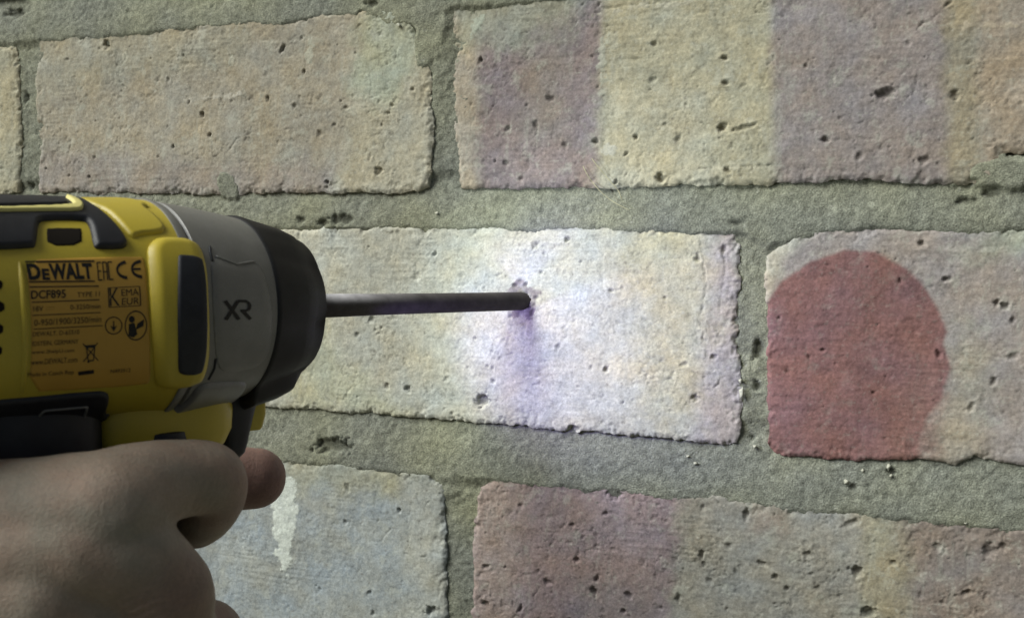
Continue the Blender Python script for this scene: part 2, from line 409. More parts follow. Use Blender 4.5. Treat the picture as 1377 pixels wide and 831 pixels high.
# --- second course
make_brick('brick', [(-322.4,-53.7), (-196,-46.6), (-151.9,-43.5), (-148.6,-40.6), (-148.5,17.9), (-151.7,19.9), (-320.6,17.4)], TAN, seed=4, npits=30)
make_brick('brick', [(-137.1,-41.7), (-87.8,-37.5), (-71,-37.2), (-33.8,-37.3), (0.6,-37.7), (34.8,-37.9), (62.3,-38.2), (64.9,-36.9), (65.2,-21.9), (63.9,-3.4), (64,17.2), (61.9,20.9), (44.2,22), (13.5,23.3), (-24.5,22.8), (-76.9,21.7), (-134.3,20), (-138.3,15.4), (-139,-28.4)],
    CREAM, label='pale cream brick with mauve right end that the drill bit touches',
    patches=[([(51,-43.9), (68.5,-42.5), (66.8,25.4), (55.6,25.4), (53.2,-1.7)], PINK, 4.5),
             ([(29.1,23.3), (50.5,23.3), (57.3,-1.5), (51.8,-31.1), (36.8,-32.1), (33.9,2)], (.44, .41, .28, .8), 7),
             ([(-62.9,-17.2), (-37.6,-37.1), (-82.1,-40.1), (-82.4,-1.1), (-71.3,4)], (.43, .43, .30, .7), 6)],
    scuffs=[([(-2.5,6.4), (0.8,7.3), (5.1,3), (4.8,-4.3), (2.7,-5.9), (1,-3.7), (-2.3,-5.2), (-3.3,-1.2), (-3.8,3.7)], (.17, .135, .15), .75)],
    pits=[pit((-28.4,13.6), 5, 4, .9), pit((14.2,18.5), 5, 5, .9), pit((-37,-28.4), 7, 6), pit((-11.9,-30.4), 13, 11), pit((26.7,-19.1), 4, 5), pit((22.2,-18.9), 3, 5, .6), pit((-14.7,-11.7), 4, 3, .8), pit((-8.4,-24.5), 4, 4, .8),
          pit((-10.4,-19.9), 4, 3, .7), pit((-8.7,-20.3), 3, 3, .7), pit((16.9,-37.2), 12, 8), pit((52.4,13.3), 5, 6, .8), pit((27.7,3.8), 5, 3, .9), pit((11.9,-13.3), 4, 9, .6), pit((-49.7,-7.2), 7, 6, .5), pit((-54.9,-12.2), 5, 5, .5), pit((-0.1,6), 4, 3, .9),
          pit((4.2,-1.2), 3, 3, .8), pit((2.8,0.1), 2.2, 8, .9), pit((0.7,0.2), 13, 13, .7), pit((-2,4.6), 5, 4, .9), pit((3.8,-3.2), 4, 7, .9), pit((5.1,1.2), 6, 3, .7), pit((1.8,5.1), 3, 6, .8), pit((-3.2,-4.8), 5, 4, .6), pit((6.4,8.8), 3, 4, .6), pit((-34.3,6.7), 9, 8, .3), pit((57.6,-14), 6, 5, .7), pit((52.7,-25.8), 7, 6, .7), pit((-44.2,-28.1), 5, 6, .5), pit((-23.9,-24.7), 6, 5, .4), pit((59.5,16.1), 6, 7, .7), pit((49.3,-16.5), 8, 4, .5), pit((-7.2,7.6), 6, 3, .5), pit((4.4,16.7), 8, 6, .4)],
    cracks=[([(27.3,3.6), (31.2,4.7)], .4, .6), ([(51.5,-18.5), (56.8,-23.5), (60.8,-19.1)], .6, .6), ([(52.7,19.2), (55,6.7), (53.2,-3.7), (57.3,-18.2)], .5, .5), ([(57.7,23.3), (60.1,11), (58.9,-1.5)], .5, .4)],
    seed=5, npits=150, tilt=(0, -.1))
make_brick('brick', [(75.5,-40.6), (95.8,-40), (111.5,-38.5), (120.5,-39), (124.8,-36.3), (130.9,-37.7), (156.7,-37.4), (154.4,23.4), (110.5,21.8), (82.6,22.1), (79.1,20.9), (74.9,16.9), (71.1,14.2), (71.5,-1.1), (72.6,-29.7), (73.2,-38.3)],
    (.315, .278, .26), label='mauve grey brick with a round red patch on its left end',
    patches=[([(121.3,15.8), (154.7,16.2), (154.3,27.1), (127.8,27.2)], (.33, .36, .29, .8), 5),
             ([(112.5,-42.8), (126.7,-41.5), (127.4,-10.8), (120.1,-1.5), (115.6,-26.9)], (.33, .30, .235, .7), 6),
             ([(70.6,-5.2), (75,13.2), (82.7,19.3), (78.7,23.3), (71,17.2)], (.40, .375, .30), 2.5),
             (([(70.7,-46.4), (69.6,-4.2), (72.2,2.6), (75.2,7.2), (82.8,13.3), (91.9,16), (99.4,15.9), (106.5,11.9), (111.5,6.8), (115.5,0.5), (117.4,-4.7), (116.6,-7.8), (118.6,-14.3), (116.2,-21.8), (113.3,-27), (111.5,-33), (110.4,-43)]), RED, 0.7),
             ([(101.5,-43.7), (112.5,-42.8), (117,-15.1), (111.5,-11.5), (104.8,-27.6)], (.245, .135, .115, .75), 5)],
    pits=[pit((110.6,18), 6, 5, .8), pit((116.6,9), 6, 4, .9), pit((128.7,3), 4, 5), pit((130.7,2.3), 6, 5), pit((132.6,-1.1), 4, 6, .8), pit((115.5,-10.5), 4, 6), pit((86.8,-10.8), 4, 3, .8), pit((128.7,-17), 4, 7, .8), pit((123.7,-24), 4, 8, .7), pit((105.5,8.2), 3, 4, .7), pit((99.9,-21.6), 3, 3, .7), pit((75.1,-2.6), 3, 3, .7), pit((132.9,-10.5), 8, 6, .5), pit((83.2,-12.8), 4, 4, .5), pit((77.8,-17.1), 4, 4, .4)],
    cracks=[([(76.5,-5), (77.8,-29.4)], .3, .2), ([(79.7,-0.8), (80,-25.2)], .3, .2)],
    seed=6, rough=.5, npits=70, tilt=(.1, 0), edge=.8)

# --- third course
make_brick('brick', [(-325.3,-171.5), (-193.3,-150.1), (-190.4,-142.6), (-190.5,-69.2), (-194.4,-65.5), (-323,-77.7)], TAN, seed=7, npits=30)
make_brick('brick', [(-175.8,-148.6), (-25,-122.7), (-22.1,-115.2), (-23,-82.5), (-23.9,-59.3), (-25.9,-54.9), (-49.2,-54), (-76.4,-53.9), (-120.3,-56.5), (-171.9,-62.2), (-177.4,-68.1), (-178.5,-139.4)],
    GREYB, label='smooth blue grey brick with a white smear beside the thumb',
    patches=[([(-82,-64.7), (-23.4,-60.4), (-23.5,-47.7), (-82.1,-49.9)], (.33, .335, .275), 4),
             ([(-47.8,-63.9), (-39.9,-62), (-38.7,-53.6), (-46.5,-55.5)], (.37, .35, .22, .5), 3),
             ([(-36.5,-127), (-19.9,-124.3), (-20.9,-54.4), (-38.7,-56)], (.36, .37, .34, .8), 4)],
    pits=[pit((-39.3,-66.9), 4, 5), pit((-27.9,-97.2), 11, 8), pit((-57.7,-61.2), 5, 9, .6), pit((-58.4,-72.6), 4, 5, .7), pit((-49.6,-94.3), 5, 4, .7), pit((-48.2,-100.9), 4, 5, .7), pit((-27.2,-55.7), 12, 8, .7), pit((-67.7,-95.6), 4, 3, .6), pit((-29.7,-54), 5, 4, .7)],
    cracks=[([(-36,-67.5), (-30.4,-64.6), (-28.4,-62.5)], .5, .5), ([(-49.5,-78), (-45.8,-77.5), (-42.4,-72.9)], .5, .4), ([(-36.5,-68.7), (-35.4,-74.5), (-37.1,-80.6), (-29.4,-80.4)], .4, .4), ([(-32.1,-69.5), (-30.7,-75.2)], .5, .4), ([(-44,-90.2), (-40.9,-91.8)], .4, .4)],
    scuffs=[([(-86,-60.1), (-77.5,-59.4), (-76.3,-71.5), (-77.1,-82.7), (-80.1,-92.2), (-82.4,-91.5), (-84.1,-83.5), (-85.9,-75)], (.60, .64, .59), .95)],
    seed=8, rough=.55, npits=50, tilt=(0, .1))
make_brick('brick', [(-12.5,-123), (47.4,-117.5), (156,-104.7), (155.8,-56.7), (137,-54.4), (112.9,-53), (82.7,-52.7), (45.9,-52.9), (10.3,-53), (-7.5,-53.3), (-12.3,-57.1), (-14.3,-67.6), (-14.4,-97.7)],
    BEIGE, label='pitted brick with purple, grey beige and brown thirds in the bottom course',
    patches=[([(-17.4,-128.5), (43.1,-118.2), (47.5,-74.2), (49.7,-48.3), (-18.5,-49.6)], (.265, .205, .208), 3.5),
             ([(-12.4,-127.7), (-0.3,-125.6), (1.1,-66), (-1.5,-50.5), (-16,-54)], (.35, .28, .25, .8), 4),
             ([(16.2,-122.8), (47.4,-117.5), (44.4,-78.9), (20,-81.9)], (.26, .215, .21, .8), 5),
             ([(104.6,-113.9), (160.8,-103.9), (158.7,-48), (105.5,-51.3), (102.4,-71.7)], BROWN, 3),
             ([(69.1,-63.2), (79,-61.1), (77.9,-56.1), (69.9,-55.9)], (.30, .235, .20, .5), 3.5),
             ([(99.4,-96.4), (112.3,-94.4), (108.3,-53), (99,-54)], (.33, .305, .20, .6), 4)],
    pits=[pit((29.9,-55.2), 12, 9), pit((24.2,-84.7), 6, 9), pit((25.2,-80.8), 4, 7, .9), pit((97.1,-69.9), 9, 9), pit((100.4,-80.8), 10, 9), pit((79.1,-76.9), 5, 4), pit((55.4,-70), 5, 8), pit((56.3,-72.5), 3, 6, .8), pit((67.7,-57.1), 6, 10, .8), pit((76,-73.9), 5, 6, .9), pit((18.8,-75.8), 5, 5, .9), pit((9.7,-83.6), 6, 6, .8), pit((-9.9,-81.4), 7, 4, .9), pit((-10,-92.9), 8, 6, .9), pit((1.6,-92.8), 4, 8, .9), pit((34.7,-84.4), 7, 5, .8), pit((33.2,-89.4), 4, 4, .9), pit((17.4,-65.7), 6, 5, .7), pit((124.2,-72.3), 9, 4, .9), pit((106.3,-66.6), 6, 4, .8),
          pit((84.1,-66.8), 6, 5, .7), pit((72.3,-70.6), 8, 4, .8), pit((49.2,-83.4), 4, 9, .8), pit((58.1,-77.2), 6, 5, .6), pit((87.3,-75.6), 6, 5, .5), pit((63,-66.6), 6, 5, .6), pit((55.5,-56.8), 3, 6, .7), pit((129.1,-60.6), 9, 12, .6), pit((132.5,-59.3), 7, 7, .6), pit((116.7,-61.1), 6, 6, .5), pit((113.2,-74.3), 3, 8, .5), pit((27.5,-61.1), 5, 5, .7), pit((95.4,-57), 14, 6, .5), pit((1,-61.5), 5, 4, .5)],
    cracks=[([(5.2,-97.3), (5.8,-88.1), (8.5,-83.7)], .5, .4), ([(134,-53.3), (130.8,-60.4), (123.9,-62.8)], .7, .5)],
    seed=9, rough=1.3, npits=300, tilt=(.15, .1))

# --- bricks out of the frame: a few shared meshes with eased edges, each its own object
def plain_brick(w, hgt, seed):
    bm = bmesh.new()
    rs = random.Random(seed)
    bmesh.ops.create_cube(bm, size=1)
    for v in bm.verts:
        v.co = Vector((v.co.x*w, v.co.y*12+5.8, v.co.z*hgt))*MM
        v.co += Vector((rs.uniform(-1, 1), rs.uniform(-.4, .4), rs.uniform(-1, 1)))*MM
    bmesh.ops.bevel(bm, geom=[e for e in bm.edges if all(v.co.y < 0 for v in e.verts)], offset=1.6*MM, segments=2, affect='EDGES')
    me = bpy.data.meshes.new('brick'); bm.to_mesh(me); bm.free()
    me.materials.append(M['far_brick'])
    return me
variants = [plain_brick(w, 57, i) for i, w in enumerate((118, 118, 156, 156, 118))]
def put_plain(x, z, k):
    o = bpy.data.objects.new('brick', variants[k]); col.objects.link(o); o.parent = wall
    o.location = (x*MM, 0, (z+WZ)*MM)
    o.rotation_euler = (0, random.uniform(-.008, .008), 0)
    return [118, 118, 156, 156, 118][k]
rows = [(-82, 'in'), (-7.7, 'in'), (61, 'in')]
for r in range(-8, 8):
    if -1 <= r <= 1:
        zc = {-1: -83, 0: -7.7, 1: 61}[r]
        left, right = {-1: (-285, 160), 0: (-300, 165), 1: (-335, 152)}[r]
    else:
        zc = (61+(r-1)*71.5) if r > 1 else (-83+(r+1)*71.5)
        left = right = None
    if zc < -570: continue
    if left is None:
        x = -640+(r % 2)*64
        while x < 620:
            k = random.randrange(5); w = [118, 118, 156, 156, 118][k]
            put_plain(x+w/2, zc, k); x += w+9
    else:
        x = left-9
        while x > -600:
            k = random.randrange(5); w = [118, 118, 156, 156, 118][k]
            put_plain(x-w/2, zc, k); x -= w+9
        x = right+9
        while x < 600:
            k = random.randrange(5); w = [118, 118, 156, 156, 118][k]
            put_plain(x+w/2, zc, k); x += w+9

# --- mortar: one sandy sheet, struck so that it is set back under each brick and flush with the one below
xs = np.concatenate([np.arange(-660, -215, 8.0), np.arange(-215, 152, 0.6), np.arange(152, 660, 8.0)])
zs = np.concatenate([np.arange(-600, -136, 5.0), np.arange(-136, 112, 0.6), np.arange(112, 600, 5.0)])
X, Z = np.meshgrid(xs, zs); sh = X.shape; X = X.ravel(); Z = Z.ravel()
inner = (X > -218) & (X < 155) & (Z > -138) & (Z < 114)
wz = Z + fbm(X, Z, 18, 3, 201)*0.9
h = np.full(X.shape, -.95)
for lowtop, upbot in ((88.6, 101.0), (22.3, 33.5), (-54.0, -38.3), (-125.0, -112.0)):
    t = (wz-lowtop)/(upbot-lowtop)
    j = np.where(t >= 0, 0.40-1.9*np.clip(t, 0, 1.2)**1.5, 0.40-np.clip(-t*(upbot-lowtop), 0, 3.2)*0.55)
    k = sstep(-.38, -.05, t)*(1-sstep(1.2, 1.6, t))
    h = h*(1-k)+j*k
h = np.where(inner, h, -1.4+.3*fbm(X, Z, 30, 2, 207))
for z0, z1, jx in ((36.5, 85.5, ((-188.8,60.3)[0], (-26.5,57.1)[0], (145.4,50.9)[0])), (-35, 19.5, ((-143.4,-10.4)[0], (68,-7.4)[0])), (-110, -57, ((-184.1,-101.6)[0], (-18.6,-82)[0]))):
    kz = sstep(z0, z0+4, Z)*(1-sstep(z1-4, z1, Z))
    dj = np.min([abs(X-x0) for x0 in jx], axis=0)
    h = h-kz*sstep(8, 12, dj)*5*inner
def blob(p, rx, rz, up):
    global h
    d = np.hypot((X-p[0])/rx, (Z-p[1])/rz)*(1+.35*fbm(X, Z, 6, 3, 231))
    h = h + up*(1-sstep(.45, 1.1, d))
h += fbm(X, Z, 9, 3, 211)*0.28*inner + fbm(X, Z, 1.5, 3, 213, .75)*0.26*inner
blob((-36.5,82.4), 12, 15, 2.0); blob((-104.1,37.1), 4.8, 5.5, 6.0); blob((130.1,37.5), 11, 6, 5.4); blob((74.8,20.3), 9, 4, 1.4)
blob((-26.5,75.1), 5, 22, .6); blob((-63.3,23.2), 14, 2.5, 1.0); blob((-57.2,-48.7), 16, 3, .8); blob((56.7,22.3), 12, 2.5, 1.2); blob((-23.4,-57), 5, 5, .8)
blob((4.3,23.2), 20, 2, .7); blob((110.4,23.4), 20, 2, .6)
h = np.minimum(h, .30+.25*fbm(X, Z, 5, 3, 235))
holes = [((-37,81.7), 6, 5), ((69.7,-11.4), 9, 14), ((95.6,-47.3), 8, 4), ((69.6,-21.7), 5, 7), ((68.4,-36.2), 4, 4), ((105.2,-42.4), 6, 4), ((124.4,78.2), 6, 4), ((-50.7,91.3), 12, 5), ((-53.8,87.6), 6, 8), ((130.8,41.6), 9, 7),
         ((-60.6,24.3), 20, 8), ((-67.3,23.2), 10, 6), ((-63.5,-48.5), 32, 13), ((-75.6,24.1), 7, 5), ((-189,36.4), 6, 6), ((-190.5,68.3), 5, 10), ((-195.4,98.3), 22, 7), ((120.9,29.1), 14, 5), ((126,30.6), 12, 4), ((62.8,23.3), 10, 3)]
c = np.tile(np.array(MORT), (len(X), 1))
n1 = fbm(X, Z, 30, 3, 241); n2 = fbm(X, Z, 3.2, 4, 243, .65); n3 = fbm(X, Z, 1.3, 2, 247)
c = c*(1+.12*n1+.20*n2+.20*n3)[:, None]
c = c*(1+np.stack([n1*.04, n1*.02, -n1*.10], 1))
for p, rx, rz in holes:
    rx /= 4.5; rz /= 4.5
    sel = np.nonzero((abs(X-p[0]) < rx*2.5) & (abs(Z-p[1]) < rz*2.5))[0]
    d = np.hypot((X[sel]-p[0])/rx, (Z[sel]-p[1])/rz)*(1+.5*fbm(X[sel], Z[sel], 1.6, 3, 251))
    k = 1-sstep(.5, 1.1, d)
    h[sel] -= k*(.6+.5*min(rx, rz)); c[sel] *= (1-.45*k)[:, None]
wsp = sstep(.75, .95, fbm(X, Z, 1.5, 2, 261))[:, None]*.4*inner[:, None]
c = c*(1-wsp)+np.array((.45, .46, .40))*wsp
nx, nz = len(xs), len(zs)
idx = np.arange(nx*nz).reshape(nz, nx)
q = np.stack([idx[:-1, :-1], idx[:-1, 1:], idx[1:, 1:], idx[1:, :-1]], -1).reshape(-1, 4)
V = np.stack([X, -h, Z+WZ], 1)
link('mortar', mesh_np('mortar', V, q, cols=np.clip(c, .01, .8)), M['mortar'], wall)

# loose grit stuck in the joints
def blob_mesh(name, sx, sy, sz, seed, sub=2, amp=.3):
    bm = bmesh.new()
    bmesh.ops.create_icosphere(bm, subdivisions=sub, radius=1)
    for v in bm.verts:
        n = mnoise.noise(v.co*1.3+Vector((seed*3.1, seed, 0)))*amp
        v.co = Vector((v.co.x*sx, v.co.y*sy, v.co.z*sz))*(1+n)*MM
    me = bpy.data.meshes.new(name); bm.to_mesh(me); bm.free()
    return me
for i, (p, sx, sz, y) in enumerate([((-40.9,83.8), .9, .9, -.6), ((65.6,-24), 1.1, 2.6, -.2), ((65.1,-20.3), .8, 1.2, 0), ((93.7,-46), 1.0, 1.0, .3), ((104.2,-41.1), .9, 1.4, .6), ((104.9,-43.4), .8, .6, .4),
        ((69.4,-38.4), .8, .8, .6), ((53.1,-44.4), .9, .6, .4), ((51,-42.6), .8, .5, .6), ((123.3,-54.1), .7, .5, 0), ((-27.5,26.2), .8, .8, -.2), ((97.8,-42.7), .7, .7, .6)]):
    o = link('grit', blob_mesh('grit', sx*.62, .5, sz*.62, i, 2, .9), M['grit'], wall)
    o.location = (p[0]*MM, y*MM, (p[1]+WZ)*MM)

def tube_mesh(name, pts, rads, seg=10, cap=True):
    """tube along points (mm)"""
    P = [Vector(p) for p in pts]
    V = []; F = []
    for i, p in enumerate(P):
        t = (P[min(i+1, len(P)-1)]-P[max(i-1, 0)]).normalized()
        a = t.cross(Vector((0, 0, 1)))
        if a.length < 1e-3: a = t.cross(Vector((1, 0, 0)))
        a.normalize(); b = t.cross(a)
        r = rads[i] if hasattr(rads, '__len__') else rads
        for k in range(seg):
            th = 2*math.pi*k/seg
            V.append((p+(a*math.cos(th)+b*math.sin(th))*r)*MM)
    for i in range(len(P)-1):
        for k in range(seg):
            F.append((i*seg+k, i*seg+(k+1) % seg, (i+1)*seg+(k+1) % seg, (i+1)*seg+k))
    if cap: F.append(tuple(range(seg))[::-1]); F.append(tuple((len(P)-1)*seg+k for k in range(seg)))
    me = bpy.data.meshes.new(name); me.from_pydata(V, [], F); me.update()
    return me
def wall_curve(pts, y, n=14):
    out = []
    P = [pts[0]]+list(pts)+[pts[-1]]
    for i in range(1, len(P)-2):
        for k in range(n):
            t = k/n
            p0, p1, p2, p3 = (Vector(P[i-1]), Vector(P[i]), Vector(P[i+1]), Vector(P[i+2]))
            v = .5*((2*p1)+(p2-p0)*t+(2*p0-5*p1+4*p2-p3)*t*t+(3*p1-p0-3*p2+p3)*t**3)
            out.append((v.x, y-.5*math.sin(math.pi*t), v.y))
    return out
def fibre(pts, label):
    o = link('fibre', tube_mesh('fibre', wall_curve(pts, -.7), .11, 6), M['fibre'])
    tag(o, label, 'fibre', 'fine dry fibres caught on the wall')
fibre([(18.8,39.6), (21.8,34.9), (26.8,30.1), (33.2,26.7)], 'long pale hair-like fibre lying lowest over the mortar under the purple and yellow banded brick')
fibre([(21.4,41.7), (25.5,36.9), (29.3,32.6), (30.7,29.7)], 'shorter steeper pale fibre crossing the mortar edge under the purple and yellow banded brick')

# ------------------------------------------------------------------ impact driver
AX = Vector((0.406737,0.913545,0.000000))
LB, UB = 130.0, -150.0
drv = empty('impact_driver', (-AX*LB+Vector((0, 0, UB)))*MM, math.atan2(AX.y, AX.x))
tag(drv, 'yellow and black cordless impact driver with grey nose held against the bricks', 'power tool')
PROF = [(60, 14), (81.5, 16.5), (83, 17.8), (90, 19.5), (99, 21.0), (108, 22.4), (118, 23.6), (128, 22.8), (150, 21.6), (200, 21)]
_px, _py = zip(*PROF)
def rad(L): return np.interp(L, _px, _py)
def loc(L, r, u):      # tool coordinates: L back from the bit's tip, r to the right of the axis, u up
    return (-(L-LB), -r, u-UB)
def cyl(L, phi, h=0.0):
    r = rad(L)+h; a = math.radians(phi)
    return loc(L, r*math.cos(a), r*math.sin(a))
RA = 23.0              # arc radius used to lay patches out flat
def patch(name, outline, mat, h, bevel=.6, cell=.35, smooth_n=2, parent=None, base=-.6, hfun=None):
    """raised panel on the round housing; outline in (L, phi)"""
    P = np.array([(p[0], math.radians(p[1])*RA) for p in outline])
    if smooth_n: P = chaikin(P, smooth_n)
    X, Y, s, q, rim = relief(P, cell)
    t = np.clip(1-s/bevel, 0, 1)
    hh = h-(h-base)*0.55*t*t if bevel else np.full_like(X, h)
    if hfun is not None: hh = hh+hfun(X, Y)
    def to3(X, Y, hh):
        r = np.interp(X, _px, _py)+hh; a = Y/RA
        return np.stack([-(X-LB), -r*np.cos(a), r*np.sin(a)-UB], 1)
    V = to3(X, Y, hh)
    r_ = np.unique(rim); mp = {int(v): len(V)+i for i, v in enumerate(r_)}
    V2 = to3(X[r_], Y[r_], np.full(len(r_), base))
    sk = np.array([[b, a, mp[int(a)], mp[int(b)]] for a, b in rim])
    me = mesh_np(name, np.concatenate([V, V2]), np.concatenate([q, sk])[:, ::-1])
    return link(name, me, M[mat], parent or drv)
def revolve(name, prof, mat, seg=96, parent=None, cap0=True, cap1=True, mod=None):
    V = []; F = []
    for (L, r) in prof:
        for k in range(seg):
            a = 2*math.pi*k/seg
            rr = r+(mod(L, a) if mod else 0)
            V.append(Vector(loc(L, rr*math.cos(a), rr*math.sin(a)))*MM)
    n = len(prof)
    for i in range(n-1):
        for k in range(seg):
            F.append((i*seg+k, i*seg+(k+1) % seg, (i+1)*seg+(k+1) % seg, (i+1)*seg+k))
    if cap0: F.append(tuple(range(seg))[::-1])
    if cap1: F.append(tuple((n-1)*seg+k for k in range(seg)))
    me = bpy.data.meshes.new(name); me.from_pydata(V, [], F)
    bm = bmesh.new(); bm.from_mesh(me); bmesh.ops.recalc_face_normals(bm, faces=bm.faces); bm.to_mesh(me); bm.free()
    me.update()
    o = link(name, me, M[mat], parent or drv, sharp=35)
    return o
def rounded_block(name, sections, mat, parent=None, exp=4.0, seg=40):
    """loft of rounded rectangles: each section is (u, L centre, half length, half width)"""
    V = []; F = []
    for (u, Lc, hl, hw) in sections:
        for k in range(seg):
            a = 2*math.pi*k/seg; c_, s_ = math.cos(a), math.sin(a)
            f = (abs(c_)**exp+abs(s_)**exp)**(-1/exp)
            V.append(Vector(loc(Lc+hl*c_*f, hw*s_*f, u))*MM)
    n = len(sections)
    for i in range(n-1):
        for k in range(seg):
            F.append((i*seg+k, i*seg+(k+1) % seg, (i+1)*seg+(k+1) % seg, (i+1)*seg+k))
    F.append(tuple(range(seg))[::-1]); F.append(tuple((n-1)*seg+k for k in range(seg)))
    me = bpy.data.meshes.new(name); me.from_pydata(V, [], F)
    bm = bmesh.new(); bm.from_mesh(me); bmesh.ops.recalc_face_normals(bm, faces=bm.faces); bm.to_mesh(me); bm.free()
    return link(name, me, M[mat], parent or drv, sharp=40)

body = revolve('housing', [(117.5, 15), (117.6, 23.2), (118.2, rad(118.2))]+[(L, rad(L)) for L in np.arange(119, 186, 1.5)]+[(188, 19.5), (191, 16), (192.5, 10), (193, 2)], 'yellow')
# grey nose casing with fine seam rings
gp = [(95, 15)]+[(L, rad(L)) for L in np.arange(95, 116.1, .7)]+[(116.4, rad(116.4)-.5), (116.8, rad(116.8)-.5), (117.1, rad(117.1)), (118.4, rad(118.4)+.35), (119.0, rad(119.0)+.30), (119.2, 20)]
nose = revolve('nose_casing', gp, 'grey')
# black rubber bumper ring with a deeper lug underneath and eased facets
def facet(a):
    s_ = math.pi/8
    return 12*(1-math.cos(((a+.19) % (2*s_))-s_))
def lug(L, a):
    d = (math.degrees(a)-270+180) % 360-180
    k = max(0.0, 1-max(0, abs(d)-26)/10.0)
    w = min(1, max(0, (L-83.2)/1.2))*min(1, max(0, (99.5-L)/3))
    d2 = (math.degrees(a)-90+180) % 360-180
    k2 = max(0.0, 1-max(0, abs(d2)-30)/8.0)*min(1, max(0, (L-84)/1.5))*min(1, max(0, (98-L)/4))
    return 2.6*k*w+.45*k2 - facet(a)*min(1, max(0, (L-81.5)/1.5))*min(1, max(0, (96.5-L)/6))
bp = [(84.5, 8.5), (82.6, 10), (82.1, 13), (82.0, 15.0), (82.1, 16.0), (82.6, 16.9), (83.0, 17.1), (85.6, 18.0), (86.0, 18.3), (88.5, 19.2), (89.0, 19.4), (93, 20.3), (96.4, 21.0), (97.0, 21.1), (97.5, 20.9), (97.7, 20.2), (97.8, 17)]
bp = [(L-.55 if L < 90 else L, r) for L, r in bp]
bump_o = revolve('nose_bumper', bp, 'bumper', seg=144, mod=lug, cap0=True)
revolve('chuck_collar', [(86, 3.4), (77.5, 3.4), (77.2, 4.2), (77.4, 6.2), (78.5, 7.2), (86, 7.4)], 'steel', seg=48, cap0=False, cap1=False)

# side vent frame, yellow ridge round a dark vent
patch('vent_frame', [(126.8,30.1), (125.4,37.4), (122.6,40.9), (115.6,38.5), (114.7,30.2), (115.9,1.3), (113.8,-33.4), (115.7,-37.4), (122.8,-39.4), (125.1,-32.4), (127.7,-1.6)], 'yellow', 1.9, 2.2, .35)
patch('vent_panel', [(121.9,27.7), (120.9,29.3), (116.4,27.7), (115.9,24.6), (116.6,1.3), (115.6,-26.7), (116.8,-28.9), (120.9,-28.7), (122.2,-24.7), (123.6,1.7)], 'vent', 2.35, .7, .3, base=0)
# black rubber over the top, notched by a square slot
patch('top_grip', [(165.8,33.3), (147.2,35.1), (146.5,37.2), (144.8,50.8), (143.4,54.4), (136,54.2), (135.5,50.5), (136.3,36.1), (135.8,34.3), (131.9,34.2), (130.4,35), (129.5,37.7), (129.8,43.9), (130.6,52.3), (131.4,60.5), (132.3,69.8), (132.3,79.1), (136,84), (148,92), (170,92)], 'black', 1.1, .9, .35, 1)
patch('slot_recess', [(144.8,36.3), (143.8,47.4), (143.3,49), (137.1,48.9), (137.1,47.2), (138.2,36.5)], 'recess', .12, .3, .3, 1)
patch('top_rail', [(164.1,56.1), (142.7,58.3), (136.6,58.2), (135.3,60.4), (134.6,64.6), (134.6,69.8), (135.4,77.9), (136.5,78), (136.4,66.5), (137.1,63.9), (142.2,62.2), (163.9,58.8)], 'pale', 1.75, .35, .25, 1)  # yellow rim catching the sky, its highlight painted as a pale colour
patch('top_insert', [(163.7,60.9), (141.8,64.8), (137,65.6), (137,69.2), (137.4,76.1), (141,80), (170,80)], 'black', 1.5, .5, .3, 1)
patch('front_pad', [(132.1,72.3), (130.5,64.6), (129.6,51), (128.5,40), (126.8,42.8), (123,43.4), (121.3,44.8), (120.6,48.5), (121.4,58.1), (122.1,67.6), (120.5,66), (121.5,78), (126,88), (133,88)], 'yellow', .75, .8, .3, 1)
# dark lower panel with a moulded outline
low = patch('lower_panel', [(165.5,-42.8), (152.3,-43.3), (135.4,-39.4), (133.2,-40.8), (132.2,-46), (131,-61.1), (129.5,-62), (130.5,-80), (170,-80)], 'black', .8, .8, .35, 1)
def piping(pts):
    P = []
    for (a, b) in zip(pts[:-1], pts[1:]):
        for k in range(6):
            t = k/6; P.append(cyl(a[0]+(b[0]-a[0])*t, a[1]+(b[1]-a[1])*t, .85))
    P.append(cyl(*pts[-1], .85))
    return link('piping', tube_mesh('piping', P, .26, 8), M['grey'], low)
piping([(136.3,-49), (144,-50.6), (144.4,-54.8), (143.9,-60.9), (142,-74.3), (140.4,-81.8), (133.3,-82), (133.7,-81.4)])
piping([(136.3,-49), (134.8,-67.9), (133.3,-82)])
# vents and ribs at the back of the side
for yy in (372, 402, 432, 462): pass
patch('side_rib', [(150.5,28.9), (149.4,28.1), (149.7,-0.2), (148.4,-40), (149.4,-40.9), (150.9,-0.1)], 'yellow', .55, .8, .3, 1)
for (p0, p1, p2, p3) in (((156.3,20.6), (153.2,19.8), (153.4,13.3), (156.6,14.1)), ((156.7,10.6), (153.3,9.5), (153.3,2.9), (156.8,3.8)), ((156.9,0), (153.5,-0.9), (153.6,-7.5), (156.8,-6.5)), ((156.8,-10.4), (153.6,-11.1), (153.5,-17.7), (156.6,-17.2))):
    patch('air_vent', [p0, p1, p2, p3], 'recess', .1, .2, .3, 1)

